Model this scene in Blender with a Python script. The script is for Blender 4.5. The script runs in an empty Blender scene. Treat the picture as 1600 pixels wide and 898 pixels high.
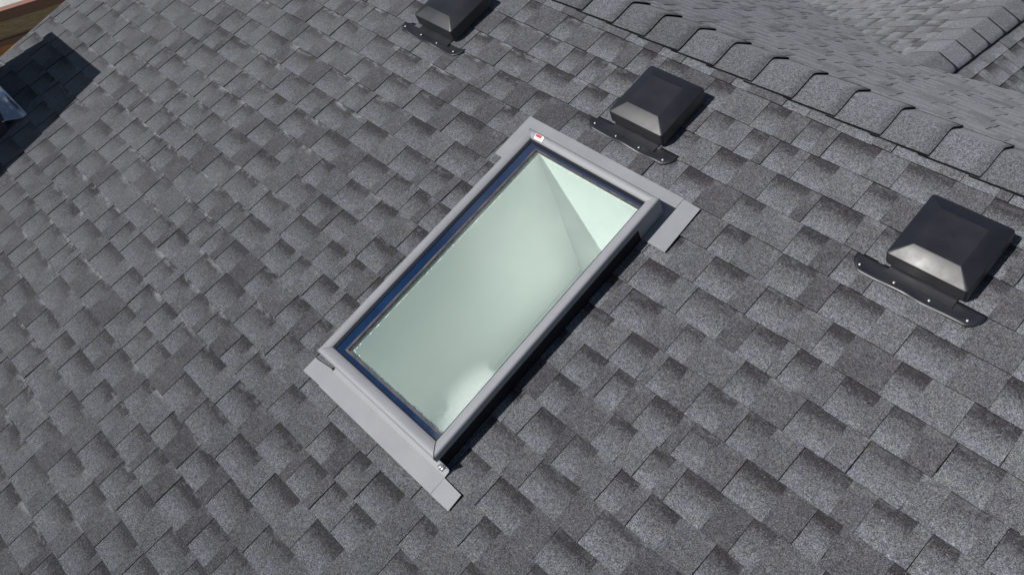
import bpy, bmesh, math, random
from mathutils import Vector, Matrix, noise
R = math.radians
C = bpy.context.scene.collection
scene = bpy.context.scene

# ---------------------------------------------------------------- frames
# roof frame: x = u along the ridge, y = v up the slope, z = out of the shingles
PITCH = R(22.6)
cp, sp, tp = math.cos(PITCH), math.sin(PITCH), math.tan(PITCH)
ZOFF = 6.0
ROOF = Matrix.Translation((0, 0, ZOFF)) @ Matrix.Rotation(PITCH, 4, 'X')

# ---------------------------------------------------------------- camera
cam_d = bpy.data.cameras.new('camera')
cam = bpy.data.objects.new('camera', cam_d); C.objects.link(cam)
rx, ry, rz = 0.3942, 0.4857, 0.6597
ang = math.sqrt(rx*rx+ry*ry+rz*rz)
CM = Matrix.Rotation(ang, 4, Vector((rx, ry, rz))/ang)
CM.translation = Vector((2.6446, -1.9354, 2.8157))
cam.matrix_world = ROOF @ CM
cam_d.sensor_width = 36; cam_d.lens = 1328.86/1600*36
cam_d.clip_start = 0.05; cam_d.clip_end = 3000
scene.camera = cam

# ---------------------------------------------------------------- light
sun_roof = Vector((-0.265, -0.46, 1.0)).normalized()
sun_w = (ROOF.to_3x3() @ sun_roof).normalized()
elev = math.asin(sun_w.z); azim = math.atan2(sun_w.x, sun_w.y)
w = bpy.data.worlds.new('World'); scene.world = w; w.use_nodes = True
nt = w.node_tree; nt.nodes.clear()
wo = nt.nodes.new('ShaderNodeOutputWorld'); bg = nt.nodes.new('ShaderNodeBackground')
sky = nt.nodes.new('ShaderNodeTexSky'); sky.sky_type = 'NISHITA'; sky.sun_disc = False
sky.sun_elevation = elev; sky.sun_rotation = azim; sky.air_density = 1.0; sky.dust_density = 0.6
tc = nt.nodes.new('ShaderNodeTexCoord'); mp = nt.nodes.new('ShaderNodeMapping')
mp.inputs['Location'].default_value = (0.35, 0.1, 0.0)
nz = nt.nodes.new('ShaderNodeTexNoise'); nz.inputs['Scale'].default_value = 3.2; nz.inputs['Detail'].default_value = 9; nz.inputs['Roughness'].default_value = 0.58
cr = nt.nodes.new('ShaderNodeValToRGB'); cr.color_ramp.elements[0].position = 0.57; cr.color_ramp.elements[1].position = 0.74
mx = nt.nodes.new('ShaderNodeMix'); mx.data_type = 'RGBA'; mx.inputs['B'].default_value = (14, 14.2, 14.6, 1)
L = nt.links.new
L(tc.outputs['Generated'], mp.inputs['Vector']); L(mp.outputs['Vector'], nz.inputs['Vector'])
dp = nt.nodes.new('ShaderNodeVectorMath'); dp.operation = 'DOT_PRODUCT'; dp.inputs[1].default_value = (-0.452, -0.282, 0.846)
L(tc.outputs['Generated'], dp.inputs[0])
def wmap(src, a, b, c, d):
    m = nt.nodes.new('ShaderNodeMapRange'); m.interpolation_type = 'SMOOTHSTEP'
    for k_, v_ in (('From Min', a), ('From Max', b), ('To Min', c), ('To Max', d)): m.inputs[k_].default_value = v_
    L(src, m.inputs['Value']); return m.outputs['Result']
def wmath(op, a, b):
    m = nt.nodes.new('ShaderNodeMath'); m.operation = op; L(a, m.inputs[0]); L(b, m.inputs[1]); return m.outputs[0]
nz2 = nt.nodes.new('ShaderNodeTexNoise'); nz2.inputs['Scale'].default_value = 15; nz2.inputs['Detail'].default_value = 8; nz2.inputs['Roughness'].default_value = 0.6
L(tc.outputs['Generated'], nz2.inputs['Vector'])
cum = wmath('MULTIPLY', wmap(dp.outputs['Value'], 0.9950, 0.9982, 0.0, 1.0), wmap(nz2.outputs['Fac'], 0.42, 0.52, 0.0, 1.0))
gen = wmath('MULTIPLY', cr.outputs['Color'], wmap(dp.outputs['Value'], 0.88, 0.95, 1.0, 0.0))
dp2 = nt.nodes.new('ShaderNodeVectorMath'); dp2.operation = 'DOT_PRODUCT'; dp2.inputs[1].default_value = (-0.575, 0.03, 0.818)
L(tc.outputs['Generated'], dp2.inputs[0])
veil = wmath('MULTIPLY', wmap(dp2.outputs['Value'], 0.978, 0.995, 0.0, 0.6), wmap(nz2.outputs['Fac'], 0.36, 0.62, 0.45, 1.0))
gen = wmath('MAXIMUM', gen, veil)
L(nz.outputs['Fac'], cr.inputs['Fac']); L(gen, mx.inputs['Factor'])
L(sky.outputs['Color'], mx.inputs['A']); 
bg.inputs['Strength'].default_value = 0.05
mx2 = nt.nodes.new('ShaderNodeMix'); mx2.data_type = 'RGBA'; mx2.inputs['B'].default_value = (46, 46.5, 47, 1)
L(cum, mx2.inputs['Factor']); L(mx.outputs['Result'], mx2.inputs['A']); L(mx2.outputs['Result'], bg.inputs['Color'])
L(bg.outputs['Background'], wo.inputs['Surface'])
sd = bpy.data.lights.new('sun', 'SUN'); sd.energy = 5.0; sd.angle = R(0.53); sd.color = (1.0, 0.97, 0.93)
so = bpy.data.objects.new('sun', sd); C.objects.link(so)
so.rotation_euler = sun_w.to_track_quat('Z', 'Y').to_euler(); so.location = (-3, -8, 14)
scene.view_settings.view_transform = 'Standard'; scene.view_settings.look = 'None'
scene.view_settings.exposure = 0.06; scene.view_settings.gamma = 1.0
scene.cycles.max_bounces = 10; scene.cycles.diffuse_bounces = 6; scene.cycles.transparent_max_bounces = 12

# ---------------------------------------------------------------- node helpers
class NT:
    def __init__(s, name):
        s.m = bpy.data.materials.new(name); s.m.use_nodes = True
        s.t = s.m.node_tree; s.t.nodes.clear()
        s.out = s.n('ShaderNodeOutputMaterial')
    def n(s, kind, **kw):
        nd = s.t.nodes.new(kind)
        for k, v in kw.items():
            if hasattr(nd, k): setattr(nd, k, v)
        return nd
    def l(s, a, b): s.t.links.new(a, b)
    def val(s, x, sock):
        if isinstance(x, (int, float)): sock.default_value = x
        elif isinstance(x, tuple): sock.default_value = x
        else: s.l(x, sock)
    def math(s, op, a, b=0.0, c=None, clamp=False):
        nd = s.n('ShaderNodeMath', operation=op); nd.use_clamp = clamp
        s.val(a, nd.inputs[0]); s.val(b, nd.inputs[1])
        if c is not None: s.val(c, nd.inputs[2])
        return nd.outputs[0]
    def mix(s, f, a, b, bt='MIX'):
        nd = s.n('ShaderNodeMix'); nd.data_type = 'RGBA'; nd.blend_type = bt
        s.val(f, nd.inputs['Factor']); s.val(a, nd.inputs['A']); s.val(b, nd.inputs['B'])
        return nd.outputs['Result']
    def ramp(s, x, lo, hi, a=0.0, b=1.0, smooth=True):
        nd = s.n('ShaderNodeMapRange'); nd.interpolation_type = 'SMOOTHSTEP' if smooth else 'LINEAR'
        s.val(x, nd.inputs['Value']); s.val(lo, nd.inputs['From Min']); s.val(hi, nd.inputs['From Max'])
        s.val(a, nd.inputs['To Min']); s.val(b, nd.inputs['To Max'])
        return nd.outputs['Result']
    def noise(s, vec, scale, detail=2, rough=0.5):
        nd = s.n('ShaderNodeTexNoise'); nd.inputs['Scale'].default_value = scale
        nd.inputs['Detail'].default_value = detail; nd.inputs['Roughness'].default_value = rough
        if vec is not None: s.l(vec, nd.inputs['Vector'])
        return nd.outputs['Fac']
    def vor(s, vec, scale):
        nd = s.n('ShaderNodeTexVoronoi'); nd.inputs['Scale'].default_value = scale
        if vec is not None: s.l(vec, nd.inputs['Vector'])
        return nd
    def gray(s, x):
        nd = s.n('ShaderNodeCombineColor'); 
        for i in range(3): s.val(x, nd.inputs[i])
        return nd.outputs[0]
    def bsdf(s, col, rough=0.5, metal=0.0, spec=0.5, normal=None, **kw):
        b = s.n('ShaderNodeBsdfPrincipled')
        s.val(col, b.inputs['Base Color']); s.val(rough, b.inputs['Roughness']); s.val(metal, b.inputs['Metallic'])
        b.inputs['Specular IOR Level'].default_value = spec
        for k, v in kw.items(): s.val(v, b.inputs[k.replace('_', ' ')])
        if normal is not None: s.l(normal, b.inputs['Normal'])
        s.l(b.outputs[0], s.out.inputs[0]); return b
    def bump(s, h, dist, strength=1.0):
        nd = s.n('ShaderNodeBump'); nd.inputs['Distance'].default_value = dist; nd.inputs['Strength'].default_value = strength
        s.l(h, nd.inputs['Height']); return nd.outputs[0]

def granules(t, vec):
    """speckle multiplier of mineral granules and their bump height"""
    v1 = t.vor(vec, 400.0); v2 = t.vor(vec, 220.0)
    sep1 = t.n('ShaderNodeSeparateColor'); t.l(v1.outputs['Color'], sep1.inputs[0])
    sep2 = t.n('ShaderNodeSeparateColor'); t.l(v2.outputs['Color'], sep2.inputs[0])
    a = t.math('POWER', sep1.outputs[0], 1.5); b = sep2.outputs[1]
    m = t.math('ADD', t.math('MULTIPLY', a, 1.35), t.math('MULTIPLY', b, 0.46))
    m = t.math('ADD', m, 0.23)
    n1 = t.noise(vec, 60, 3, 0.6)
    m = t.math('MULTIPLY', m, t.ramp(n1, 0.3, 0.7, 0.86, 1.14, False))
    return m, sep1

def shingle_material():
    t = NT('architectural_shingle')
    at = t.n('ShaderNodeAttribute'); at.attribute_name = 'tab'
    se = t.n('ShaderNodeSeparateColor'); t.l(at.outputs['Color'], se.inputs[0])
    rnd, inset, frac, r2 = se.outputs[0], se.outputs[1], se.outputs[2], at.outputs['Alpha']
    vec = t.n('ShaderNodeTexCoord').outputs['Object']
    g, sep1 = granules(t, vec)
    n5 = t.noise(vec, 14, 4, 0.6); n6 = t.noise(vec, 95, 2, 0.6)
    rag = t.math('ADD', t.math('MULTIPLY', t.math('SUBTRACT', n5, 0.5), 0.30), t.math('MULTIPLY', t.math('SUBTRACT', n6, 0.5), 0.5))
    f = t.math('ADD', frac, rag)
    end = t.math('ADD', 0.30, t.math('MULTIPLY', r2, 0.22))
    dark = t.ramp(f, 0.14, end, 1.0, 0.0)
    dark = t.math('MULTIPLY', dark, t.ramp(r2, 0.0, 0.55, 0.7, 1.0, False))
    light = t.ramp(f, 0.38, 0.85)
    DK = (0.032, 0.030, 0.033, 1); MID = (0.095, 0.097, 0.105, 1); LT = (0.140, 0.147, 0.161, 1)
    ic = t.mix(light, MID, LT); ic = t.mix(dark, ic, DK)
    # raised tabs: blends from brownish charcoal to mid grey
    tone = t.math('ADD', rnd, t.math('MULTIPLY', t.math('SUBTRACT', n5, 0.5), 0.9), clamp=True)
    tc_ = t.mix(tone, (0.063, 0.062, 0.069, 1), (0.124, 0.128, 0.139, 1))
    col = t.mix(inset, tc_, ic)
    # faint hue drift bluish / brownish
    hue = t.noise(vec, 23, 3, 0.6)
    col = t.mix(t.ramp(hue, 0.35, 0.7), col, t.mix(1.0, col, (1.02, 1.0, 1.07, 1), 'MULTIPLY'))
    col = t.mix(t.math('MULTIPLY', t.ramp(hue, 0.5, 0.3), 1.0), col, t.mix(1.0, col, (1.06, 1.0, 0.96, 1), 'MULTIPLY'))
    col = t.mix(1.0, col, t.gray(g), 'MULTIPLY')
    stain = t.noise(vec, 2.2, 5, 0.62); st2 = t.noise(vec, 7.5, 5, 0.7)
    col = t.mix(1.0, col, t.gray(t.math('MULTIPLY', t.ramp(stain, 0.3, 0.7, 0.90, 1.09, False), t.ramp(st2, 0.3, 0.7, 0.92, 1.08, False))), 'MULTIPLY')
    # dusty foot scuffs below the butts, strongest on the part walked on (low u)
    pos = t.n('ShaderNodeSeparateXYZ'); t.l(vec, pos.inputs[0])
    big = t.noise(vec, 1.6, 3, 0.6); mpn = t.n('ShaderNodeMapping'); mpn.inputs['Scale'].default_value = (10, 22, 1); t.l(vec, mpn.inputs[0]); med = t.noise(mpn.outputs[0], 1.0, 6, 0.75)
    zone = t.ramp(pos.outputs[0], 0.6, -0.8, 0.25, 1.0, False)
    top = t.ramp(frac, 0.26, 0.02, 0.08, 1.0)
    sc = t.math('MULTIPLY', t.ramp(big, 0.40, 0.54), t.ramp(med, 0.49, 0.60))
    sc = t.math('MULTIPLY', t.math('MULTIPLY', sc, zone), top)
    sc = t.math('MULTIPLY', sc, t.ramp(n6, 0.3, 0.6, 0.4, 1.0))
    col = t.mix(t.math('MULTIPLY', sc, 0.7), col, (0.42, 0.43, 0.46, 1))
    # pale patches, with the grazing brightness of the low-u side put into colour
    graze_lift = t.math('MULTIPLY', t.ramp(pos.outputs[0], 0.2, -2.5, 0.0, 1.0, False), t.ramp(t.noise(vec, 3.3, 4, 0.6), 0.32, 0.68, 0.05, 0.52))
    col = t.mix(graze_lift, col, (0.178, 0.179, 0.190, 1))
    # stray pale granules
    pale = t.math('GREATER_THAN', sep1.outputs[2], 0.991)
    col = t.mix(t.math('MULTIPLY', pale, 0.55), col, (0.34, 0.33, 0.32, 1))
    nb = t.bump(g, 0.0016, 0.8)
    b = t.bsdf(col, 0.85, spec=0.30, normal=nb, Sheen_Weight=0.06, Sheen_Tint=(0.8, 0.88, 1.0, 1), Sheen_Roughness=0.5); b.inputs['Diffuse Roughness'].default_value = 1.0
    return t.m

def cap_material():
    t = NT('ridge_cap_shingle')
    oi = t.n('ShaderNodeObjectInfo').outputs['Random']
    tc0 = t.n('ShaderNodeTexCoord').outputs['Object']
    vm = t.n('ShaderNodeVectorMath', operation='ADD'); t.l(tc0, vm.inputs[0])
    cb = t.n('ShaderNodeCombineXYZ'); t.l(t.math('MULTIPLY', oi, 37.0), cb.inputs[0]); t.l(cb.outputs[0], vm.inputs[1])
    vec = vm.outputs[0]
    g, s1 = granules(t, vec)
    n5 = t.noise(vec, 12, 4, 0.6)
    tone = t.math('ADD', t.math('MULTIPLY', oi, 0.75), t.math('MULTIPLY', n5, 0.3))
    col = t.mix(tone, (0.082, 0.084, 0.094, 1), (0.142, 0.149, 0.168, 1))
    col = t.mix(1.0, col, t.gray(g), 'MULTIPLY')
    b = t.bsdf(col, 0.85, spec=0.3, normal=t.bump(g, 0.0016, 0.8), Sheen_Weight=0.06, Sheen_Roughness=0.5); b.inputs['Diffuse Roughness'].default_value = 1.0
    return t.m

def simple(name, col, rough=0.5, metal=0.0, spec=0.5, var=0.12, nscale=30, bumpd=0.0, bscale=None, **kw):
    t = NT(name); vec = t.n('ShaderNodeTexCoord').outputs['Object']
    n = t.noise(vec, nscale, 5, 0.65)
    c = t.mix(1.0, col, t.gray(t.ramp(n, 0.3, 0.7, 1-var, 1+var, False)), 'MULTIPLY')
    rr = t.ramp(n, 0.3, 0.7, max(rough-0.08, 0.02), min(rough+0.08, 1), False)
    nb = t.bump(t.noise(vec, bscale or nscale*3, 3, 0.6), bumpd) if bumpd else None
    t.bsdf(c, rr, metal, spec, nb, **kw); return t.m

def metal_material():
    t = NT('grey_coated_aluminium'); vec = t.n('ShaderNodeTexCoord').outputs['Object']
    n = t.noise(vec, 7, 4, 0.6); n2 = t.noise(vec, 120, 3, 0.7); sp_ = t.vor(vec, 90)
    c = t.mix(t.ramp(n, 0.3, 0.7), (0.215, 0.220, 0.240, 1), (0.240, 0.245, 0.264, 1))
    dirt = t.math('LESS_THAN', sp_.outputs['Distance'], 0.12)
    keep = t.math('GREATER_THAN', t.noise(vec, 16, 2, 0.5), 0.62)
    c = t.mix(t.math('MULTIPLY', t.math('MULTIPLY', dirt, keep), 0.5), c, (0.08, 0.075, 0.07, 1))
    c = t.mix(t.math('MULTIPLY', t.ramp(n2, 0.55, 0.75), 0.15), c, (0.36, 0.36, 0.37, 1))
    t.bsdf(c, t.ramp(n, 0.3, 0.7, 0.50, 0.58, False), 0.0, 0.45, t.bump(t.noise(vec, 9, 2, 0.5), 0.0012))
    return t.m

def glass_material():
    t = NT('low_e_glass')
    lw = t.n('ShaderNodeLayerWeight'); lw.inputs['Blend'].default_value = 0.35
    vec = t.n('ShaderNodeTexCoord').outputs['Object']
    fac = t.ramp(lw.outputs['Fresnel'], 0.0, 1.0, 0.17, 0.8, False)
    tr = t.n('ShaderNodeBsdfTransparent'); tr.inputs[0].default_value = (0.90, 1.0, 0.962, 1)
    gl = t.n('ShaderNodeBsdfGlossy'); gl.inputs['Roughness'].default_value = 0.004
    gl.inputs[0].default_value = (0.9, 0.97, 0.95, 1)
    t.l(t.bump(t.noise(vec, 2.5, 1, 0.4), 0.0003), gl.inputs['Normal'])
    ms = t.n('ShaderNodeMixShader'); t.l(fac, ms.inputs[0]); t.l(tr.outputs[0], ms.inputs[1]); t.l(gl.outputs[0], ms.inputs[2])
    t.l(ms.outputs[0], t.out.inputs[0]); return t.m

def wood_material(name, a, b, sc=(1, 1, 1), grain=40):
    t = NT(name); tcn = t.n('ShaderNodeTexCoord').outputs['Object']
    m = t.n('ShaderNodeMapping'); m.inputs['Scale'].default_value = sc; t.l(tcn, m.inputs[0])
    n = t.noise(m.outputs[0], grain, 5, 0.7)
    t.bsdf(t.mix(t.ramp(n, 0.3, 0.7), a, b), 0.75, 0, 0.3, t.bump(n, 0.002)); return t.m

M_SH = shingle_material(); M_CAP = cap_material()
M_EDGE = simple('asphalt_cut_edge', (0.028, 0.028, 0.030, 1), 0.9, spec=0.15)
M_CAPEDGE = simple('black_cap_edge', (0.007, 0.007, 0.008, 1), 0.95, spec=0.1)
M_METAL = metal_material()
M_GLASS = glass_material()
M_FRIT = simple('ceramic_border_sky_blue', (0.004, 0.018, 0.055, 1), 0.06, spec=1.0, var=0.3, nscale=8)  # black border; its navy base stands in for reflected blue sky
M_GASKET = simple('black_rubber_gasket', (0.012, 0.013, 0.018, 1), 0.45)
M_DARK = simple('shade_black_curb_wrap', (0.010, 0.011, 0.015, 1), 0.7, spec=0.2, var=0.3, nscale=9, bumpd=0.003, bscale=12)  # dark wrap, blackened so the shaded wall merges with its shadow
M_DRY = simple('white_drywall', (0.95, 0.95, 0.94, 1), 0.9, var=0.02, nscale=3)
M_LINER = wood_material('wooden_curb_liner', (0.09, 0.08, 0.085, 1), (0.26, 0.21, 0.165, 1), (1, 1, 1), 45)
M_CAULK = simple('white_sealant', (0.88, 0.89, 0.84, 1), 0.4, var=0.1, nscale=80)
M_RED = simple('red_print', (0.45, 0.03, 0.03, 1), 0.4); M_WHITE = simple('white_sticker', (0.8, 0.8, 0.8, 1), 0.35, var=0.03)
M_VENT = simple('black_vent_plastic', (0.0105, 0.0110, 0.0155, 1), 0.44, spec=0.6, var=0.05, nscale=6)
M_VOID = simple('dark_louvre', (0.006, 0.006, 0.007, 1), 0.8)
M_NAIL = simple('galvanised_nail', (0.50, 0.50, 0.50, 1), 0.4, 0.5, var=0.2, nscale=200)
M_DECK = simple('roof_sheathing', (0.20, 0.14, 0.09, 1), 0.85)
M_DRIP = simple('brown_drip_edge', (0.25, 0.17, 0.13, 1), 0.5)
M_WALL = simple('beige_siding', (0.42, 0.38, 0.33, 1), 0.8)
M_SIDING = wood_material('wood_grain_fascia', (0.34, 0.25, 0.14, 1), (0.62, 0.48, 0.29, 1), (14, 1.2, 14), 9)
M_TRIM = simple('brown_trim', (0.28, 0.15, 0.11, 1), 0.5)
M_ORANGE = wood_material('stained_cedar', (0.45, 0.20, 0.07, 1), (0.7, 0.36, 0.15, 1), (10, 1, 10), 8)
M_CONC = simple('pale_deck_coating', (0.5, 0.48, 0.46, 1), 0.7, var=0.2, nscale=12)
M_BRICK = simple('pink_brick', (0.38, 0.2, 0.16, 1), 0.9, var=0.3, nscale=20)
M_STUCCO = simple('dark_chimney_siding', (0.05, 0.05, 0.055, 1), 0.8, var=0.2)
M_GRASS = simple('dry_grass', (0.07, 0.085, 0.035, 1), 0.95, var=0.4, nscale=1.5)
M_SILVER = simple('galvanised_flashing', (0.55, 0.58, 0.62, 1), 0.25, 0.8, var=0.15, nscale=12, bumpd=0.003, bscale=8)

# ---------------------------------------------------------------- object helpers
def link(name, me, mats, parent=None, mw=None):
    o = bpy.data.objects.new(name, me); C.objects.link(o)
    for m in mats: me.materials.append(m)
    if parent: o.parent = parent
    if mw is not None: o.matrix_world = mw
    return o
def from_bm(name, bm, mats, parent=None, mw=None, smooth=False, bevel=0.0, seg=2):
    bmesh.ops.recalc_face_normals(bm, faces=bm.faces)
    me = bpy.data.meshes.new(name); bm.to_mesh(me); bm.free()
    if smooth:
        for p in me.polygons: p.use_smooth = True
    o = link(name, me, mats if isinstance(mats, list) else [mats], parent, mw)
    if bevel:
        b = o.modifiers.new('bevel', 'BEVEL'); b.width = bevel; b.segments = seg; b.limit_method = 'ANGLE'; b.angle_limit = R(25)
        b.harden_normals = False
    return o
def add_box(bm, x0, x1, y0, y1, z0, z1, mi=0):
    vs = [bm.verts.new((x, y, z)) for z in (z0, z1) for y in (y0, y1) for x in (x0, x1)]
    for q in ((0, 2, 3, 1), (4, 5, 7, 6), (0, 1, 5, 4), (2, 6, 7, 3), (0, 4, 6, 2), (1, 3, 7, 5)):
        f = bm.faces.new([vs[i] for i in q]); f.material_index = mi
    return vs
def add_loft(bm, rings, close_ring=True, caps=True, mi=0):
    rv = [[bm.verts.new(p) for p in r] for r in rings]
    n = len(rings[0])
    for a, b in zip(rv, rv[1:]):
        for i in range(n if close_ring else n-1):
            j = (i+1) % n
            f = bm.faces.new((a[i], a[j], b[j], b[i])); f.material_index = mi
    if caps:
        for r in (rv[0], rv[-1]):
            f = bm.faces.new(r); f.material_index = mi
    return rv
def thing(name, label, cat, mw, group=None):
    o = bpy.data.objects.new(name, None); C.objects.link(o); o.empty_display_size = 0.1
    o.matrix_world = mw; o['label'] = label; o['category'] = cat
    if group: o['group'] = group
    return o
def tag(o, label, cat, group=None):
    o['label'] = label; o['category'] = cat
    if group: o['group'] = group

# ---------------------------------------------------------------- shingles
E0 = 0.143
def shingle_slope(u0, u1, k0, k1, seed, vshift=0.0, e=E0, hs=1.0):
    """bmesh of courses k0..k1 (butt lines at v = -k*e + vshift) between u0 and u1"""
    rng = random.Random(seed)
    V, F, MI, A = [], [], [], []
    def zoff(u, v): return 0.0022*noise.noise(Vector((u*1.7, v*1.7, seed*3.1))) + 0.0012*noise.noise(Vector((u*6, v*6, seed)))
    def piece(ua, ub, va, vb, za, zb, rnd, inset, r2, skew=0.0, skewb=0.0, sides=True):
        # va lower (butt), vb upper; za height at butt, zb at top
        nu = 2
        base = len(V)
        us = [ua+(ub-ua)*i/nu for i in range(nu+1)]
        ja = [rng.uniform(-.0011, .0011) for _ in us]
        lift = rng.uniform(-.0006, .0012)
        for i, u in enumerate(us):
            t = i/nu; ul = u + skew*(1-t) + skewb*t
            V.append((ul, va+ja[i], za+zoff(u, va)+lift)); A.append((rnd, inset, 1.0, r2))
        vm = vb-0.022
        for fr, vv in ((0.5, (va+vm)/2), (0.0, vm), (-0.15, vb)):
            for i, u in enumerate(us):
                t = i/nu; q = (vv-va)/(vb-va)
                ul = u + (skew*(1-t)+skewb*t)*(1-q)
                V.append((ul, vv, za+(zb-za)*q+zoff(u, vv)+lift*(1-q))); A.append((rnd, inset, fr, r2))
        for r in range(3):
            for i in range(nu):
                a = base+r*(nu+1)+i
                F.append((a, a+1, a+nu+2, a+nu+1)); MI.append(0)
        # butt face
        b2 = len(V)
        for i in range(nu+1):
            x, y, z = V[base+i]; V.append((x, y+0.0005, z-0.010)); A.append((rnd, inset, 1.0, r2))
        for i in range(nu):
            F.append((b2+i, b2+i+1, base+i+1, base+i)); MI.append(1)
        if sides:
            for col in (0, nu):
                idx = [base+r*(nu+1)+col for r in range(4)]
                b3 = len(V)
                for q in idx:
                    x, y, z = V[q]; V.append((x, y, z-0.0055)); A.append((rnd, inset, 0.5, r2))
                for r in range(3):
                    F.append((idx[r], idx[r+1], b3+r+1, b3+r)); MI.append(1)
    for k in range(k0, k1+1):
        vb_ = -k*e + vshift
        # sheets of the lower layer with real joints between shingles
        us = u0 - ((k*0.167 + rng.uniform(-.06, .06)) % 1.0)
        cut = us
        while cut < u1:
            slen = 1.0
            if cut + slen > u0:
                jit = rng.uniform(-.002, .002)
                # tooth pattern of this shingle, chosen from a few moulds
                mould = rng.randrange(5); mr = random.Random(900+mould)
                x = 0.0; teeth = []
                while x < slen-0.10:
                    ins = mr.choice((0.085, 0.105, 0.125, 0.15, 0.175)); 
                    tw = mr.choice((0.05, 0.09, 0.115, 0.14, 0.17))
                    teeth.append((x, min(x+ins, slen), min(x+ins+tw, slen))); x += ins+tw
                teeth[-1] = (teeth[-1][0], min(teeth[-1][1], slen-0.05), slen)
                for (a, b, c) in teeth:
                    ua, ub, uc = cut+a, cut+b, cut+c
                    if uc < u0 or ua > u1: continue
                    r2 = rng.random(); rr = rng.random()
                    piece(max(ua, u0), min(max(ub, u0), u1)+0.004, vb_+jit, vb_+e+0.022, 0.0045, -0.0022, rr, 1.0, r2, sides=False)
                    if uc-ub > 0.01 and ub < u1 and uc > u0:
                        tone = rng.choice((0.1, 0.25, 0.4, 0.5, 0.6, 0.8, 0.95))
                        piece(max(ub, u0), min(uc, u1)-0.0008, vb_+jit, vb_+e+0.022, 0.0045+0.0031*hs, 0.0006, tone, 0.0, rng.random(),
                              skew=rng.uniform(-.003, .010), skewb=rng.uniform(-.003, .002))
            cut += slen + 0.0012
    me = bpy.data.meshes.new('tmp'); me.from_pydata(V, [], F)
    at = me.color_attributes.new('tab', 'FLOAT_COLOR', 'POINT')
    flat = [c for a in A for c in a]; at.data.foreach_set('color', flat)
    me.polygons.foreach_set('material_index', MI)
    bm = bmesh.new(); bm.from_mesh(me); bpy.data.meshes.remove(me)
    return bm
def cut(bm, co, no):
    """keep the side the normal points away from"""
    bmesh.ops.bisect_plane(bm, geom=bm.verts[:]+bm.edges[:]+bm.faces[:], dist=1e-6, plane_co=co, plane_no=no, clear_outer=True)
    return bm
def finish(name, bm, parent, mw, mats=(None,)):
    me = bpy.data.meshes.new(name); bm.to_mesh(me); bm.free()
    return link(name, me, [M_SH, M_EDGE], parent, mw)
def join_bms(bms):
    out = bmesh.new()
    for b in bms:
        me = bpy.data.meshes.new('t'); b.to_mesh(me); b.free(); out.from_mesh(me); bpy.data.meshes.remove(me)
    return out

# skylight opening (roof frame)
OU0, OU1, OV0, OV1 = 0.375, 1.075, -1.955, -0.69
RAKE = -3.42
U_END = 6.0
RV_ = 0.19                       # the ridge line, v in the roof frame

house = thing('house', 'house with charcoal laminated shingle roof slopes meeting at ridges and valleys', 'house', Matrix.Translation((0, 0, 0)))
bm = shingle_slope(RAKE, U_END, -1, 29, 7)
cut(bm, (0, RV_+0.005, 0), (0, 1, 0))
parts = []
a = bm.copy(); parts.append(cut(a, (OU0, 0, 0), (1, 0, 0)))
a = bm.copy(); parts.append(cut(a, (OU1, 0, 0), (-1, 0, 0)))
a = bm.copy(); cut(a, (OU0, 0, 0), (-1, 0, 0)); cut(a, (OU1, 0, 0), (1, 0, 0)); parts.append(cut(a, (0, OV0, 0), (0, 1, 0)))
a = bm.copy(); cut(a, (OU0, 0, 0), (-1, 0, 0)); cut(a, (OU1, 0, 0), (1, 0, 0)); parts.append(cut(a, (0, OV1, 0), (0, -1, 0)))
bm.free()
slope = finish('roof_slope', join_bms(parts), house, ROOF)
# sheathing below with the same opening
V_EAVE = -29*E0
dk = bmesh.new()
add_box(dk, RAKE+0.01, OU0, V_EAVE+0.02, RV_-0.01, -0.03, -0.012)
add_box(dk, OU1, U_END, V_EAVE+0.02, RV_-0.01, -0.03, -0.012)
add_box(dk, OU0, OU1, V_EAVE+0.02, OV0, -0.03, -0.012)
add_box(dk, OU0, OU1, OV1, RV_-0.01, -0.03, -0.012)
from_bm('roof_deck', dk, M_DECK, house, ROOF)
# rake trim
rk = bmesh.new(); add_box(rk, RAKE-0.018, RAKE+0.004, V_EAVE, RV_-0.02, -0.16, -0.004)
from_bm('rake_trim', rk, M_DRIP, house, ROOF)

# back slope: from the ridge down towards +Y
ridge_w = ROOF @ Vector((0, RV_, 0))
YR, ZR = ridge_w.y, ridge_w.z
# local frame of the back slope: x -> -X, y -> up the slope (towards the ridge), z out
BACK = Matrix.Translation((0, YR, ZR)) @ Matrix.Rotation(math.pi, 4, 'Z') @ Matrix.Rotation(PITCH, 4, 'X')
bm = shingle_slope(-U_END, -RAKE, 0, 36, 21, vshift=-0.12, hs=0.45)
cut(bm, (0, -0.0, 0), (0, 1, 0))
# the cross gable: ridge along +Y at x = XC, height ZC, meets the back slope at YC
XC = 0.872; YC = 2.20; ZC = ZR - (YC-YR)*tp
BI = BACK.inverted()
def world_plane_cut(bm, inv, co, no):
    return cut(bm, inv @ Vector(co), (inv.to_3x3() @ Vector(no)))
# remove the wedge of the back slope hidden under the cross gable (y - YC > |x - XC|)
left = bm.copy(); world_plane_cut(left, BI, (XC, YC, ZC), (1, 0, 0)); world_plane_cut(left, BI, (XC, YC, ZC), (1, 1, 0))
right = bm; world_plane_cut(right, BI, (XC, YC, ZC), (-1, 0, 0)); world_plane_cut(right, BI, (XC, YC, ZC), (-1, 1, 0))
finish('roof_slope', join_bms([left, right]), house, BACK)
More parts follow.
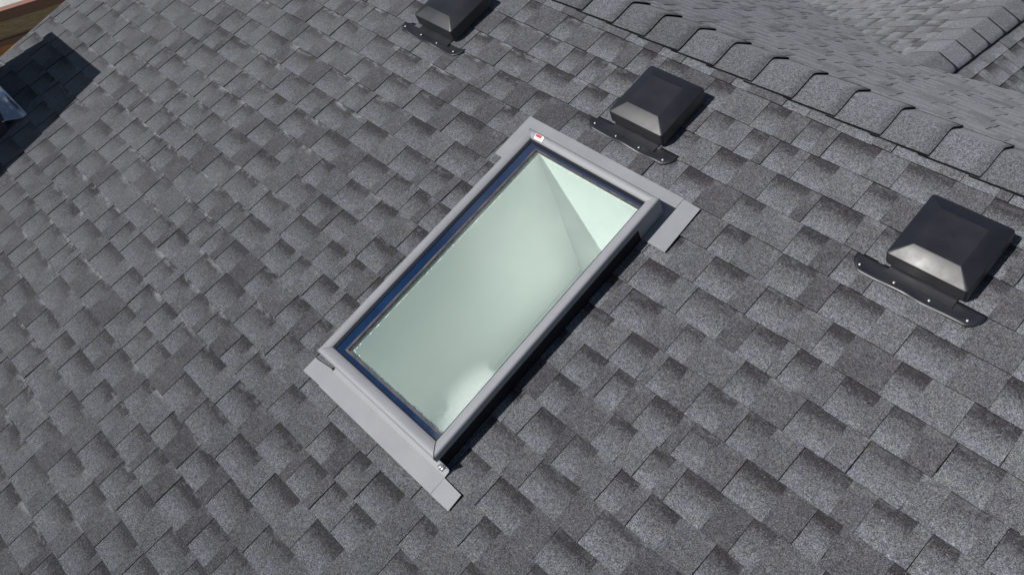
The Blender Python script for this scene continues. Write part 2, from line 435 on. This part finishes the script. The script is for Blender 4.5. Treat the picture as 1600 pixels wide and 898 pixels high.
# cross gable slopes, courses parallel to its ridge
CL = Matrix.Translation((XC, YC, ZC)) @ Matrix.Rotation(-math.pi/2, 4, 'Z') @ Matrix.Rotation(PITCH, 4, 'X')   # local y up towards +X : slope facing -X
CRT = Matrix.Translation((XC, YC, ZC)) @ Matrix.Rotation(math.pi/2, 4, 'Z') @ Matrix.Rotation(PITCH, 4, 'X')    # slope facing +X
for mw, sd_, sgn in ((CL, 31, -1), (CRT, 32, 1)):
    b = shingle_slope(-6.5, 6.5, 0, 30, sd_, vshift=-0.11, hs=0.6)
    cut(b, (0, 0, 0), (0, 1, 0))
    inv = mw.inverted()
    # keep y - YC > |x - XC|
    world_plane_cut(b, inv, (XC, YC, ZC), (sgn, -1, 0))
    finish('roof_slope', b, house, mw)
    d = bmesh.new(); add_box(d, -6.5, 6.5, -30*E0, -0.01, -0.05, -0.02); world_plane_cut(d, inv, (XC, YC, ZC), (sgn, -1, 0))
    from_bm('roof_deck', d, M_DECK, house, mw)
d = bmesh.new(); add_box(d, -U_END, -RAKE-0.01, -36*E0, -0.01, -0.05, -0.02)
l2 = d.copy(); world_plane_cut(l2, BI, (XC, YC, ZC), (1, 0, 0)); world_plane_cut(l2, BI, (XC, YC, ZC), (1, 1, 0))
world_plane_cut(d, BI, (XC, YC, ZC), (-1, 0, 0)); world_plane_cut(d, BI, (XC, YC, ZC), (-1, 1, 0))
from_bm('roof_deck', join_bms([l2, d]), M_DECK, house, BACK)

# ridge caps
def cap_mesh(seed, width=0.152, pitch=PITCH, length=0.235, th=0.0085, expo=0.195):
    """bent cap, local x along the ridge (exposed butt at x = 0, facing +x), z up"""
    rng = random.Random(seed)
    prof = []
    r_ = 0.015
    for s in [-1, -0.75, -0.5, -0.3, -0.18, -0.1, -0.04, 0.04, 0.1, 0.18, 0.3, 0.5, 0.75, 1]:
        d = abs(s)*width
        dd = math.sqrt(d*d + r_*r_) - r_*0.55
        y = s*width*math.cos(pitch); z = -dd*math.sin(pitch)
        prof.append((y, z))
    bm = bmesh.new(); top, bot = [], []
    xs = [0.0, -0.06, -0.13, -0.2, -length]
    for i, x in enumerate(xs):
        lift = 0.019 + 0.0085*(x/expo)*(0.3 if seed >= 20 else 1)
        tr, br = [], []
        for j, (y, z) in enumerate(prof):
            w_ = 0.0006*noise.noise(Vector((x*9, y*9, seed*5.3)))
            yy = y*(1+0.01*noise.noise(Vector((x*7, seed, j > 6))))
            xx = x + (0.002*noise.noise(Vector((y*12, seed*2.2, 0))) if i == 0 else 0)
            if j in (0, len(prof)-1) and i == 0: xx -= 0.002
            ed = abs(y)/(width*math.cos(pitch)); lf = lift
            tr.append(bm.verts.new((xx, yy, z+lf+w_))); br.append(bm.verts.new((xx, yy, z+lf+w_-th)))
        top.append(tr); bot.append(br)
    n = len(prof)
    for a in range(len(xs)-1):
        for j in range(n-1):
            f = bm.faces.new((top[a][j], top[a][j+1], top[a+1][j+1], top[a+1][j])); f.smooth = True
            bm.faces.new((bot[a][j], bot[a][j+1], bot[a+1][j+1], bot[a+1][j])).material_index = 1
        for j in (0, n-1):
            bm.faces.new((top[a][j], bot[a][j], bot[a+1][j], top[a+1][j])).material_index = 1
    for j in range(n-1):
        bm.faces.new((top[0][j], top[0][j+1], bot[0][j+1], bot[0][j])).material_index = 1
    bmesh.ops.recalc_face_normals(bm, faces=bm.faces)
    me = bpy.data.meshes.new('ridge_cap'); bm.to_mesh(me); bm.free()
    me.materials.append(M_CAP); me.materials.append(M_CAP if seed >= 20 else M_CAPEDGE)
    return me
caps = [cap_mesh(s) for s in range(5)]
rng = random.Random(3)
k = -17
while k*0.195 < 5.9:
    o = bpy.data.objects.new('ridge_cap', caps[rng.randrange(5)]); C.objects.link(o); o.parent = house
    o.matrix_world = Matrix.Translation((0.005+k*0.195, YR, ZR)) @ Matrix.Rotation(R(rng.uniform(-.5, .5)), 4, 'Z')
    k += 1
hip = [cap_mesh(s+20, 0.165, th=0.004) for s in range(3)]
for k in range(0, 28):      # caps of the cross ridge, butts facing the valley
    o = bpy.data.objects.new('ridge_cap', hip[rng.randrange(3)]); C.objects.link(o); o.parent = house
    o.matrix_world = Matrix.Translation((XC, YC-0.02+k*0.225, ZC)) @ Matrix.Rotation(math.pi/2, 4, 'Z')

# house body
hb = bmesh.new()
e1 = ROOF @ Vector((0, V_EAVE+0.35, 0))
yb, zb = e1.y, e1.z-0.12
add_box(hb, RAKE+0.35, 5.8, yb, 6.3, 0, 3.2)
from_bm('wall', hb, M_WALL, house, Matrix.Identity(4))
gb = bmesh.new()   # gable wall under the rake
pts = [(yb, 3.2), (yb, zb), (YR, ZR-0.12), (YR+(ZR-0.12-zb)/tp, zb), (YR+(ZR-0.12-zb)/tp, 3.2)]
add_loft(gb, [[(RAKE+0.34, y, z) for y, z in pts], [(RAKE+0.42, y, z) for y, z in pts]])
from_bm('gable_wall', gb, M_WALL, house, Matrix.Identity(4))

# ---------------------------------------------------------------- skylight
sk = thing('skylight', 'grey framed rectangular skylight with pale green glass set in the shingle roof', 'skylight', ROOF @ Matrix.Translation((0.73, -1.33, 0)))
S0 = 0.73; S1 = -1.33
SKW = ROOF
FU0, FU1, FV0, FV1 = 0.360, 1.094, -1.980, -0.672   # outer face of the cladding
IU0, IU1, IV0, IV1 = 0.399, 1.048, -1.927, -0.709   # inner lip
def roofpart(name, bm, mat, parent=sk, **kw): return from_bm(name, bm, mat, parent, SKW, **kw)
# cladding profile: (t across from outer 0 to inner 1, z)
PROF = [(0.0, 0.085), (0.0, 0.108), (0.025, 0.1140), (0.08, 0.1180), (0.16, 0.1200), (0.30, 0.1210), (0.5, 0.1195), (0.75, 0.1160), (0.94, 0.1110), (1.0, 0.1080), (1.0, 0.099)]
def ring_at(t, z):
    u0 = FU0+(IU0-FU0)*t; u1 = FU1+(IU1-FU1)*t; v0 = FV0+(IV0-FV0)*t; v1 = FV1+(IV1-FV1)*t
    return ((u0, v0, z), (u1, v0, z), (u1, v1, z), (u0, v1, z))
for side in range(4):
    bm = bmesh.new(); A_, B_ = [], []
    for t, z in PROF:
        r = ring_at(t, z); a = Vector(r[side]); b = Vector(r[(side+1) % 4])
        dr = (b-a).normalized()
        A_.append(a+dr*0.0009); B_.append(b-dr*0.0009)
    add_loft(bm, [A_, B_], caps=True)
    o = roofpart('cladding', bm, M_METAL)
    o.data.polygons.foreach_set('use_smooth', [True]*len(o.data.polygons))
    es = o.modifiers.new('edge', 'EDGE_SPLIT'); es.split_angle = R(40)
# corner seams: folded ears and sealant at the mitres
for side in range(4):
    bm = bmesh.new()
    lo, hi = [], []
    for i, (t, z) in enumerate(PROF[1:-1]):
        p = Vector(ring_at(t, z)[side]); 
        o1 = Vector(ring_at(t, z)[(side+1) % 4]) - p; o1.normalize()
        wd = 0.0022 + (0.0016*math.sin(i*1.9+side) if side in (0, 2, 3) else 0)
        lo.append(p + o1*(-wd) + Vector((0, 0, 0.0012))); hi.append(p + o1*wd + Vector((0, 0, 0.0012)))
    top = [((a+b)/2 + Vector((0, 0, 0.0018))) for a, b in zip(lo, hi)]
    add_loft(bm, [lo, top, hi], close_ring=False, caps=False)
    roofpart('corner_seam', bm, M_METAL if side != 1 else M_GASKET, smooth=True)
# curb under the cladding
bm = bmesh.new()
cu0, cu1, cv0, cv1 = FU0+0.012, FU1-0.006, FV0+0.012, FV1-0.010
iu0, iu1, iv0, iv1 = OU0+0.035, OU1-0.033, OV0+0.033, OV1-0.033
add_box(bm, cu0, iu0, cv0, cv1, -0.02, 0.103); add_box(bm, iu1, cu1, cv0, cv1, -0.02, 0.103)
add_box(bm, iu0, iu1, cv0, iv0, -0.02, 0.103); add_box(bm, iu0, iu1, iv1, cv1, -0.02, 0.103)
roofpart('curb', bm, M_DARK)
# gasket face down to the pane
GZ = 0.097
def frame_ring(bm, o, i, z0, z1, mi=0):
    (a0, a1, b0, b1), (c0, c1, d0, d1) = o, i
    add_box(bm, a0, c0, b0, b1, z0, z1, mi); add_box(bm, c1, a1, b0, b1, z0, z1, mi)
    add_box(bm, c0, c1, b0, d0, z0, z1, mi); add_box(bm, c0, c1, d1, b1, z0, z1, mi)
bm = bmesh.new(); frame_ring(bm, (IU0-0.006, IU1+0.006, IV0-0.006, IV1+0.006), (IU0+0.001, IU1-0.001, IV0+0.001, IV1-0.001), GZ+0.003, 0.0985)
roofpart('gasket', bm, M_GASKET)
pane = bmesh.new(); add_box(pane, IU0-0.004, IU1+0.004, IV0-0.004, IV1+0.004, GZ-0.004, GZ)
pv = bmesh.new(); vs = [pv.verts.new(p) for p in ((IU0-0.004, IV0-0.004, GZ), (IU1+0.004, IV0-0.004, GZ), (IU1+0.004, IV1+0.004, GZ), (IU0-0.004, IV1+0.004, GZ))]; pv.faces.new(vs); pane.free()
glass = roofpart('glass_pane', pv, M_GLASS)
FR = (0.460, 1.041, -1.894, -0.744)     # clear opening
bm = bmesh.new(); frame_ring(bm, (IU0-0.003, IU1+0.003, IV0-0.003, IV1+0.003), FR, GZ+0.0015, GZ+0.003)
roofpart('dark_border', bm, M_FRIT)
M_STREAK = wood_material('brown_reflection_streak', (0.03, 0.035, 0.06, 1), (0.105, 0.082, 0.075, 1), (1, 1, 1), 14)  # brown streak painted for a reflection along the dark border
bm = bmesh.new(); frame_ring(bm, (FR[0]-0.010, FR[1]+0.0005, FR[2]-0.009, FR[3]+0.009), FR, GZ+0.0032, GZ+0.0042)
roofpart('reflection_streak', bm, M_STREAK)
# wooden liner under the pane
bm = bmesh.new(); frame_ring(bm, (FR[0]-0.02, FR[1]+0.02, FR[2]-0.02, FR[3]+0.02), (FR[0]-0.003, FR[1]+0.003, FR[2]-0.003, FR[3]+0.003), 0.080, GZ-0.003)
roofpart('wooden_liner', bm, M_LINER)
# ragged sealant line round the clear glass
rng = random.Random(11)
bm = bmesh.new()
def bead(p0, p1, w0, big=0.0):
    n = int((p1-p0).length/0.006); d = (p1-p0).normalized(); s = Vector((-d.y, d.x, 0))
    lo, hi = [], []
    for i in range(n+1):
        p = p0+(p1-p0)*i/n; ww = w0*(0.5+rng.random()*0.9) + big*max(0, 1-i/14.0)*rng.random()
        lo.append(p); hi.append(p+s*ww)
    add_loft(bm, [lo, hi], close_ring=False, caps=False)
zb_ = 0.0785
bead(Vector((FR[0]-0.004, FR[2], zb_)), Vector((FR[1], FR[2], zb_)), 0.008, 0.012)
bead(Vector((FR[0]-0.004, FR[3], zb_)), Vector((FR[0]-0.004, FR[2], zb_)), 0.011)
bead(Vector((FR[1], FR[3]+0.003, zb_)), Vector((FR[0], FR[3]+0.003, zb_)), 0.004)
roofpart('sealant_bead', bm, M_CAULK)
# light shaft: four leaning walls and an unseen floor raised to bounce sunlight up
bm = bmesh.new()
t0 = (FR[0]-0.006, FR[1]+0.006, FR[2]-0.006, FR[3]+0.006)
rings = []
for z, du, dv in ((0.0780, 0, 0), (-1.0, 0.09, 0.0)):
    rings.append([(t0[0]-du, t0[2]-dv, z), (t0[1]+du, t0[2]-dv, z), (t0[1]+du, t0[3]+dv, z), (t0[0]-du, t0[3]+dv, z)])
rv = add_loft(bm, rings, caps=False); bm.faces.new(rv[1])
shaft = roofpart('light_shaft', bm, M_DRY)
sl = shaft.modifiers.new('thick', 'SOLIDIFY'); sl.thickness = 0.012; sl.offset = 1
# flashings
ff = []
def sheet(name, pts, z, th=0.0012, mat=M_METAL, parent=sk, bevel=0.0):
    bm = bmesh.new(); add_loft(bm, [[(x, y, z) for x, y in pts], [(x, y, z+th) for x, y in pts]])
    return from_bm(name, bm, mat, parent, SKW)
HZ = 0.0125
sheet('head_flashing', [(0.2275, -0.573), (0.325, -0.5735), (0.325, -0.668), (0.362, -0.668), (0.362, -0.815), (0.2275, -0.815)], HZ)
sheet('head_flashing', [(0.3262, -0.574), (1.118, -0.574), (1.118, -0.682), (0.3262, -0.682)], HZ+0.002)
sheet('head_flashing', [(1.1192, -0.576), (1.2045, -0.580), (1.2075, -0.812), (1.093, -0.812), (1.093, -0.68), (1.1192, -0.68)], HZ+0.0005)
# upturns against the curb
bm = bmesh.new()
add_box(bm, cu1+0.0005, cu1+0.003, -0.815, -0.672, 0.012, 0.094)
roofpart('head_flashing', bm, M_METAL)
bm = bmesh.new(); add_box(bm, cu0+0.02, cu1, cv1, cv1+0.003, 0.012, 0.094); roofpart('head_flashing', bm, M_METAL)
# sill apron, three sheets with a hemmed lower edge
sheet('sill_flashing', [(0.292, -2.079), (0.4105, -2.076), (0.4105, -1.992), (0.292, -2.008)], HZ-0.001)
bm = bmesh.new()
prof = [(-2.0785, 0.010), (-2.0800, 0.0135), (-2.0785, 0.0165), (-2.073, 0.0165), (-2.0, 0.0150), (-1.976, 0.018), (-1.970, 0.030), (-1.968, 0.092)]
prof2 = [(a, b-0.0012) for a, b in prof]
add_loft(bm, [[(0.4115, a, b) for a, b in prof+prof2[::-1]], [(1.119, a, b) for a, b in prof+prof2[::-1]]])
o = roofpart('sill_flashing', bm, M_METAL)
sheet('sill_flashing', [(1.112, -2.0805), (1.2165, -2.079), (1.2150, -2.007), (1.112, -2.003)], HZ+0.0005)
# small curled tab at the lower right corner
bm = bmesh.new(); A_, B_ = [], []
for i in range(9):
    a = i/8*math.pi*0.9; A_.append((1.080, -1.985+0.020*math.sin(a)*1.1-0.012, 0.018+0.012*(1-math.cos(a)))); B_.append((1.098, -1.985+0.020*math.sin(a)*1.1-0.008, 0.018+0.012*(1-math.cos(a))))
add_loft(bm, [A_, B_], close_ring=False, caps=False); o = roofpart('flashing_tab', bm, M_SILVER, smooth=True)
o.modifiers.new('t', 'SOLIDIFY').thickness = 0.001
# near-black block painted as a small shadowed hole beside the lower left corner: end of the curb wrap
bm = bmesh.new(); add_box(bm, 0.398, 0.409, -1.996, -1.984, 0.012, 0.017); roofpart('hole_shade_block', bm, M_VOID)
# right hand step flashings, blackened with the curb to deepen its shadow band
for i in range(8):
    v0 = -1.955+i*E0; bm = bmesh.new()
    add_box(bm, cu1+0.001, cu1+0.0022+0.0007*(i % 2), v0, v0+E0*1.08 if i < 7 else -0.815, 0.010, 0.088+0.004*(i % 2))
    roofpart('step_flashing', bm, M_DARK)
# sticker
bm = bmesh.new()
def quad(bm, pts, th=0.0006):
    add_loft(bm, [pts, [(x, y, z+th) for x, y, z in pts]])
quad(bm, [(0.418, -0.707, 0.1165), (0.466, -0.705, 0.1165), (0.462, -0.682, 0.1225), (0.414, -0.684, 0.1225)])
stk = roofpart('sticker', bm, M_WHITE)
bm = bmesh.new(); quad(bm, [(0.419, -0.696, 0.1201), (0.452, -0.6945, 0.1201), (0.450, -0.6835, 0.1229), (0.417, -0.685, 0.1229)])
from_bm('red_band', bm, M_RED, stk, SKW)

for o_ in sk.children_recursive:
    if o_.type == 'MESH':
        for v_ in o_.data.vertices:
            if v_.co.z > -0.1: v_.co.x -= (v_.co.y+1.45)*0.014*max(0.0, (v_.co.x-0.36)/0.74)
# ---------------------------------------------------------------- box vents
def vent(cu, cv, label, seed):
    rng = random.Random(seed)
    mw = ROOF @ Matrix.Translation((cu, cv, 0))
    t = thing('roof_vent', label, 'roof vent', mw, 'square black roof vents')
    a, b, z1, z2, zl = 0.146, 0.0855, 0.082, 0.108, 0.021
    def rr(h, r=0.012, n=4):
        pts = []
        for (sx, sy, a0) in ((1, 1, 0), (-1, 1, 90), (-1, -1, 180), (1, -1, 270)):
            for i in range(n+1):
                an = R(a0+90*i/n); pts.append((sx*(h-r)+r*math.cos(an), sy*(h-r)+r*math.sin(an)))
        return pts
    bm = bmesh.new()
    rings = []
    for h, z, r in ((a-0.010, zl, 0.012), (a-0.002, zl, 0.014), (a+0.0015, zl+0.002, 0.015), (a, z1-0.006, 0.013), (a-0.0015, z1-0.0015, 0.0125), (a-0.005, z1+0.001, 0.0115), (b+0.002, z2-0.0012, 0.004), (b-0.002, z2, 0.003)):
        rings.append([(x, y, z) for x, y in rr(h, r)])
    # plateau, slightly dished with a small centre gate mark
    for h, z in ((0.05, z2-0.0008), (0.02, z2-0.0016), (0.006, z2-0.0005)):
        rings.append([(x, y, z) for x, y in rr(h, 0.003)])
    add_loft(bm, rings)
    o = from_bm('vent_cap', bm, M_VENT, t, mw)
    for p in o.data.polygons: p.use_smooth = True
    es = o.modifiers.new('edge', 'EDGE_SPLIT'); es.split_angle = R(16)
    # louvred throat below the cap
    bm = bmesh.new(); add_box(bm, -0.108, 0.108, -0.108, 0.108, -0.005, 0.060); 
    for i in range(9):
        x = -0.1+i*0.025; add_box(bm, x-0.002, x+0.002, -0.1125, 0.1125, 0.008, 0.059)
    from_bm('vent_throat', bm, M_VOID, t, mw)
    # flange: wavy plastic strip showing below the shingles
    bm = bmesh.new(); nx, ny = 26, 6
    vt = {}
    for i in range(nx+1):
        for j in range(ny+1):
            q = i/nx*2-1; f = j/ny
            y = -0.222 + f*0.075
            hw = 0.236 if f > 0.75 else 0.236-0.036*(1-f/0.75)**2.0*1.1
            x = q*hw - 0.008
            lift = 0.0045 + 0.0030*(1-f) + 0.0042*math.sin(q*7+seed)*(1-f)**1.1*min(1, f*9+0.35) + 0.003*math.exp(-(q*3.1)**2)*(1-f) + 0.002*noise.noise(Vector((q*4, f*3, seed*3)))
            vt[i, j] = bm.verts.new((x, y, lift))
    for i in range(nx):
        for j in range(ny):
            f = bm.faces.new((vt[i, j], vt[i+1, j], vt[i+1, j+1], vt[i, j+1])); f.smooth = True
    fl = from_bm('flange', bm, M_VENT, t, mw, smooth=True)
    sl = fl.modifiers.new('thick', 'SOLIDIFY'); sl.thickness = 0.0015
    # neck of the flange between cap and strip
    bm = bmesh.new(); add_loft(bm, [[(-0.122, -0.185, z), (0.122, -0.185, z), (0.118, 0.10, z), (-0.118, 0.10, z)] for z in (0.0095, 0.0130)])
    from_bm('flange_neck', bm, M_VENT, t, mw)
    # sealed nails
    for i in range(4):
        bm = bmesh.new(); x = -0.0125+(i-1.5)*0.1301+rng.uniform(-.004, .004); y = -0.196+rng.uniform(-.006, .006)
        bmesh.ops.create_icosphere(bm, subdivisions=2, radius=0.0046)
        for v_ in bm.verts:
            nn = 1+0.35*noise.noise(v_.co*260+Vector((seed, i, 0)))
            v_.co = Vector((v_.co.x*nn*rng.uniform(.97, 1.03), v_.co.y*nn*1.15, v_.co.z*0.55))
        bmesh.ops.translate(bm, verts=bm.verts, vec=(x, y, 0.0115))
        from_bm('nail_head', bm, M_NAIL, t, mw, smooth=True)
    return t
vent(-0.610, -0.264, 'square black plastic roof vent cut by the top edge, farthest left on the shingles', 1)
vent(0.7255, -0.264, 'square black plastic roof vent just above the top right of the skylight', 2)
vent(2.022, -0.2785, 'largest looking square black roof vent, at the right under the ridge caps', 3)
# shingles laid over the sides of the strip: the course at v=-0.429 covers its upper part (roof_slope)

# ---------------------------------------------------------------- chimney chase at the left
CHU, CHV, CHH = -2.665, -2.27, 0.76
cw = ROOF @ Vector((CHU, CHV, 0))
ch = thing('chimney', 'dark boxed chimney standing on the roof at the left edge, casting a square shadow', 'chimney', Matrix.Translation((cw.x-0.365, cw.y-0.5, cw.z-0.3)))
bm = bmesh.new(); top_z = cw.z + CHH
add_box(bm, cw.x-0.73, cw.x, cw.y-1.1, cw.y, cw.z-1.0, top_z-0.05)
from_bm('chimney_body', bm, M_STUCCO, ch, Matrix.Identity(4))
bm = bmesh.new(); add_box(bm, cw.x-0.745, cw.x+0.012, cw.y-1.115, cw.y+0.012, top_z-0.05, top_z)
from_bm('chimney_cap', bm, M_METAL, ch, Matrix.Identity(4))
bm = bmesh.new(); A_, B_ = [], []
for i in range(12):
    f = i/11; y = -2.255+f*0.14; z = 0.060*(1-f)**1.6 + 0.014 + 0.006*math.sin(f*6)
    A_.append((-3.40, y, z)); B_.append((-2.655, y-0.01*math.sin(f*2), z))
add_loft(bm, [A_, B_], close_ring=False, caps=False)
o = from_bm('chimney_flashing', bm, M_SILVER, ch, ROOF, smooth=True); o.modifiers.new('t', 'SOLIDIFY').thickness = 0.0012

# ---------------------------------------------------------------- balcony beyond the rake
X0 = -5.9
def z_(v): return ZOFF+v
bal = thing('balcony', 'wooden balcony edge with brown cap and grained fascia beyond the roof corner', 'balcony', Matrix.Translation((X0-1, 0, z_(-2.2))))
I4 = Matrix.Identity(4)
def bb(name, x0, x1, y0, y1, z0, z1, mat, bevel=0.004):
    bm = bmesh.new(); add_box(bm, x0, x1, y0, y1, z0, z1); return from_bm(name, bm, mat, bal, I4, bevel=bevel)
bb('deck_surface', X0-2.4, X0-0.085, -4, 3, z_(-1.62), z_(-1.475), M_CONC)
bb('cap_trim', X0-0.085, X0+0.006, -4, 3, z_(-1.535), z_(-1.44), M_TRIM)
bb('fascia_board', X0-0.06, X0, -4, 3, z_(-1.69), z_(-1.535), M_SIDING)
bb('lower_trim', X0-0.06, X0+0.022, -4, 3, z_(-1.74), z_(-1.69), M_TRIM)
bb('cedar_board', X0-0.06, X0+0.012, -4, 3, z_(-2.1), z_(-1.74), M_ORANGE)
bb('parapet', X0-2.4, X0-0.42, -4, 3, z_(-1.475), z_(-1.40), M_BRICK)
for y in (-3.9, 2.9):
    bb('post', X0-0.2, X0-0.06, y-0.07, y+0.07, 0, z_(-1.62), M_ORANGE)
    bb('post', X0-2.3, X0-2.16, y-0.07, y+0.07, 0, z_(-1.62), M_ORANGE)

# ---------------------------------------------------------------- ground
bm = bmesh.new(); bmesh.ops.create_grid(bm, x_segments=2, y_segments=2, size=1500)
g = from_bm('ground', bm, M_GRASS); g['kind'] = 'structure'
